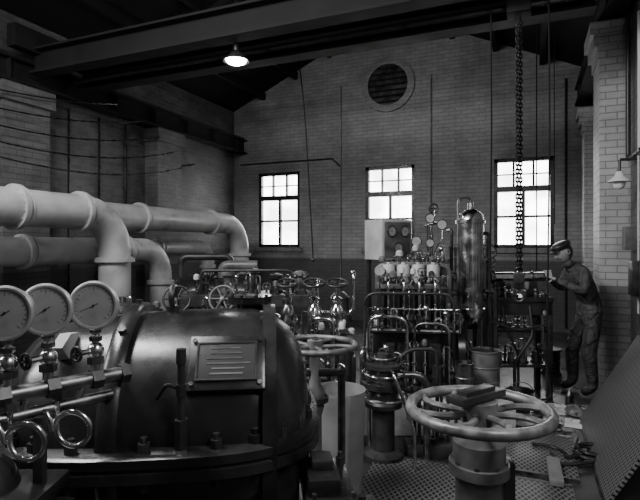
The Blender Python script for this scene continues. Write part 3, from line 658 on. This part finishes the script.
# ------------------------------------------------------------ right wall fittings
b=B("bracket_lamp",(.85,5.95,2.28))
b.cyl((.18,0,.28),(.0,0,.28),.014,CAST,8); b.cyl((.17,0,.28),(.19,0,.28),.05,CAST,16); b.cyl((0,0,.28),(0,0,.14),.014,CAST,8)
b.lathe([(.02,.16),(.035,.15),(.05,.11),(.11,.06),(.115,.05),(.09,.05)],(0,0,0),(0,0,1),WHITE,28); b.ball((0,0,.03),.055,WHITE,(1,1,1.1)); b.done()
b=B("conduit_run")
b.tube([(.98,5.55,0.9),(.98,5.55,2.6),(.98,6.3,2.6),(.98,6.3,4.2)],.025,CAST,10,fil=.08); b.tube([(1.0,5.8,1.0),(1.0,5.8,4.0)],.02,LIGHT,8)
b.box((.98,5.8,1.35),(.12,.25,.35),CAST,.01); b.box((.98,6.2,1.75),(.12,.2,.25),MID,.01)
b.done()

# ------------------------------------------------------------ the worker
man=bpy.data.objects.new("worker_man",None); COL.objects.link(man)
mp=W(2.965,5.65,0); man.matrix_world=Matrix.Translation(mp)@Matrix.Rotation(TH+pi,4,'Z')
bpy.context.view_layer.update()
m,nt,p=newmat("work_overalls"); L=nt.links
tc=nt.nodes.new("ShaderNodeTexCoord"); n=nt.nodes.new("ShaderNodeTexNoise"); n.inputs["Scale"].default_value=7; n.inputs["Detail"].default_value=3; n.inputs["Distortion"].default_value=.6
L.new(tc.outputs["Object"],n.inputs["Vector"]); s=nt.nodes.new("ShaderNodeSeparateXYZ"); L.new(tc.outputs["Object"],s.inputs[0])
cr=nt.nodes.new("ShaderNodeValToRGB"); e=cr.color_ramp; e.interpolation='CONSTANT'
e.elements[0].position=0; e.elements[0].color=(.012,)*3+(1,); e.elements[1].position=.055; e.elements[1].color=(.026,)*3+(1,)
x=e.elements.new(.49); x.color=(.05,)*3+(1,)
md=nt.nodes.new("ShaderNodeMath"); md.operation='DIVIDE'; md.inputs[1].default_value=1.8; L.new(s.outputs[2],md.inputs[0]); L.new(md.outputs[0],cr.inputs[0])
L.new(cr.outputs[0],p.inputs["Base Color"]); p.inputs["Roughness"].default_value=.65
bp=nt.nodes.new("ShaderNodeBump"); bp.inputs["Strength"].default_value=1; bp.inputs["Distance"].default_value=.08; L.new(n.outputs["Fac"],bp.inputs["Height"]); L.new(bp.outputs[0],p.inputs["Normal"])
CLOTH=m
def skin(name,verts,edges,mat,root=0,sub=2):
    me=bpy.data.meshes.new(name); me.from_pydata([v[0] for v in verts],edges,[]); me.update()
    o=bpy.data.objects.new(name,me); COL.objects.link(o); me.materials.append(mat)
    o.modifiers.new("Skin",'SKIN')
    for i,v in enumerate(verts):
        sv=me.skin_vertices[0].data[i]; r=v[1]; sv.radius=r if isinstance(r,tuple) else (r,r); sv.use_root=(i==root)
    o.modifiers["Skin"].use_smooth_shade=True
    o.modifiers["Skin"].branch_smoothing=.4
    ss=o.modifiers.new("Sub",'SUBSURF'); ss.levels=sub; ss.render_levels=sub
    o.parent=man; return o
bv=[((-.09,0,.95),(.15,.135)),((-.07,0,1.10),(.155,.14)),((.00,0,1.25),(.17,.145)),((.075,0,1.37),(.13,.115)),((.145,0,1.45),(.062,.062)),((.18,0,1.51),(.055,.055)),
 ((.06,.17,1.385),(.082,.088)),((.11,.27,1.16),(.064,.068)),((.35,.125,1.30),(.042,.044)),
 ((.06,-.17,1.385),(.082,.088)),((.11,-.26,1.16),(.064,.068)),((.30,-.125,1.30),(.042,.044)),
 ((-.08,.10,.84),(.10,.105)),((.0,.13,.50),(.08,.082)),((-.05,.14,.11),(.062,.065)),((.09,.15,.045),(.044,.045)),
 ((-.08,-.10,.84),(.10,.105)),((.06,-.12,.50),(.08,.082)),((.04,-.13,.11),(.062,.065)),((.18,-.14,.045),(.044,.045))]
skin("overalls_body",bv,[(0,1),(1,2),(2,3),(3,4),(4,5),(3,6),(6,7),(7,8),(3,9),(9,10),(10,11),(0,12),(12,13),(13,14),(14,15),(0,16),(16,17),(17,18),(18,19)],CLOTH)
def hand(name,sy,xw,wr):
    xs_=[xw+.015,xw+.035,xw+.055,xw+.074]
    v=[((wr[0],wr[1],wr[2]),(.026,.022)),((xw+.03,sy*.082,1.305),(.034,.02))]; ed=[(0,1)]
    ln=(.85,1,.95,.75)
    for i,x in enumerate(xs_):
        k=len(v); l=ln[i]
        v+=[((x,sy*.08,1.335),.0105),((x+.003,sy*.072,1.335+.034*l),.0095),((x+.005,sy*.045,1.385+.004*l),.009),((x+.006,sy*(.045-.03*l),1.383),.008)]
        ed+=[(1,k),(k,k+1),(k+1,k+2),(k+2,k+3)]
    k=len(v); v+=[((xw+.0,sy*.085,1.30),.013),((xw-.002+.03,sy*.068,1.268),.011),((xw+.045,sy*.045,1.262),.009)]; ed+=[(1,k),(k,k+1),(k+1,k+2)]
    skin(name,v,ed,SKIN,1,1)
hand("hand_near",1,.37,(.35,.125,1.30)); hand("hand_far",-1,.32,(.30,-.125,1.30))
hb=B("head_face"); seg,rg=32,22; rs=[]
for i in range(rg+1):
    t=max(.03,min(pi-.03,pi*i/rg)); z=-math.cos(t)*.118; ring=[]
    for j in range(seg):
        a=2*pi*j/seg; cx,sy=math.cos(a),math.sin(a); w=math.sin(t)
        fx=.098; wy=.075
        if z<0: fx*=1-.18*(-z/.118)*(1 if cx<0 else .25); wy*=1-.22*(-z/.118)
        x=cx*fx*w; y=sy*wy*w
        if cx>0.5:
            c=abs(y)
            x+=.032*math.exp(-((z+.015)/.02)**2-(c/.013)**2)+.012*math.exp(-((z-.012)/.03)**2-(c/.010)**2)
            x+=.006*math.exp(-((z-.035)/.01)**2); x-=.007*math.exp(-((z-.015)/.012)**2-((c-.03)/.014)**2)
            x+=.006*math.exp(-((z+.055)/.012)**2-(c/.022)**2); x+=.012*math.exp(-((z+.1)/.02)**2-(c/.025)**2)
        ring.append(V((x,y,z)))
    rs.append(ring)
hb.rings(rs,SKIN)
for sy in (-1,1):
    hb.ball((.078,sy*.030,.015),.0115,WHITE); hb.ball((.0875,sy*.030,.015),.0045,DARK)
    hb.torus((-.005,sy*.074,-.005),(0,1,.0),.022,.007,SKIN,18,8,.7,1.2); hb.ball((-.005,sy*.071,-.005),.016,SKIN,(.8,.4,1.3))
    hb.tube([(.088,sy*.016,.037),(.09,sy*.03,.041),(.082,sy*.045,.036)],.004,DARK,6)
hb.tube([(.083,-.02,-.057),(.0905,0,-.055),(.083,.02,-.057)],.003,CAST,6)
rs=[]
for i in range(9):
    t=pi*(.36+.5*i/8); z=math.cos(t)*.112
    rs.append([V((-abs(math.cos(pi/2+pi*j/16))*.104*math.sin(t)-(.0),math.sin(pi/2-pi*j/16)*.081*math.sin(t),z)) for j in range(17)])
hb.rings(rs,SHOE,cap=False)
hb.rings([[V((math.cos(a)*(rx)+ox,math.sin(a)*ry,zz)) for a in [2*pi*k/28 for k in range(28)]] for rx,ry,zz,ox in ((.104,.083,.042,-.0),(.112,.09,.058,.0),(.118,.096,.078,.003),(.112,.092,.096,.003),(.085,.07,.110,.0),(.03,.03,.116,0))],SHOE)
hb.rings([[V((math.cos(a)*rx+ox,math.sin(a)*ry,zz-max(0,math.cos(a))*.012)) for a in [2*pi*k/28 for k in range(28)]] for rx,ry,zz,ox in ((.05,.068,.046,.095),(.052,.07,.052,.095),(.05,.068,.057,.095))],SHOE)
ho=hb.done(60)
ho.parent=man; ho.matrix_parent_inverse=Matrix.Identity(4); 
ho.matrix_basis=Matrix.Translation((.225,0,1.595))@Matrix.Rotation(math.radians(26),4,'Y')@Matrix.Rotation(math.radians(8),4,'Z')@Matrix.Translation((0,0,-.118))
cb=B("collar"); cb.torus((.155,0,1.455),(.4,0,1),.068,.014,CLOTH,24,8); co=cb.done(); co.parent=man; co.matrix_parent_inverse=Matrix.Identity(4)

# ------------------------------------------------------------ lights
def area(name,loc,tgt,sx,sy,e):
    l=bpy.data.lights.new(name,'AREA'); l.shape='RECTANGLE'; l.size=sx; l.size_y=sy; l.energy=e
    o=bpy.data.objects.new(name,l); COL.objects.link(o); o.location=loc
    o.rotation_euler=(V(tgt)-V(loc)).to_track_quat('-Z','Y').to_euler()
area("key_area_near",(-3.0,1.2,4.8),(-2.0,4.8,.2),2.4,.9,300)  # added key light hung out of view; the roof above is closed
area("fill_area_left",(-5.2,-.6,4.2),(-2,3.5,.8),1.1,1.1,120)  # added fill from upper left, unseen, with no roof opening behind it
area("wall_area_far",(-2.8,8.0,4.6),(-2.6,9.8,1.8),4.0,.5,30)  # added light aimed at the back wall
area("side_area_light",(.9,1.0,3.2),(-1.5,3.0,1.0),.7,1.3,60)  # unseen area light by the right wall, which has no window
w=bpy.data.worlds.new("overcast"); scene.world=w; w.use_nodes=True
w.node_tree.nodes["Background"].inputs[0].default_value=(1,1,1,1); w.node_tree.nodes["Background"].inputs[1].default_value=.045

cam=bpy.data.cameras.new("camera"); co=bpy.data.objects.new("camera",cam); COL.objects.link(co); scene.camera=co
co.location=(0,0,1.7); co.rotation_euler=(pi/2,0,TH); cam.lens=36*500/640; cam.sensor_width=36; cam.shift_y=-7/640; cam.clip_start=.05
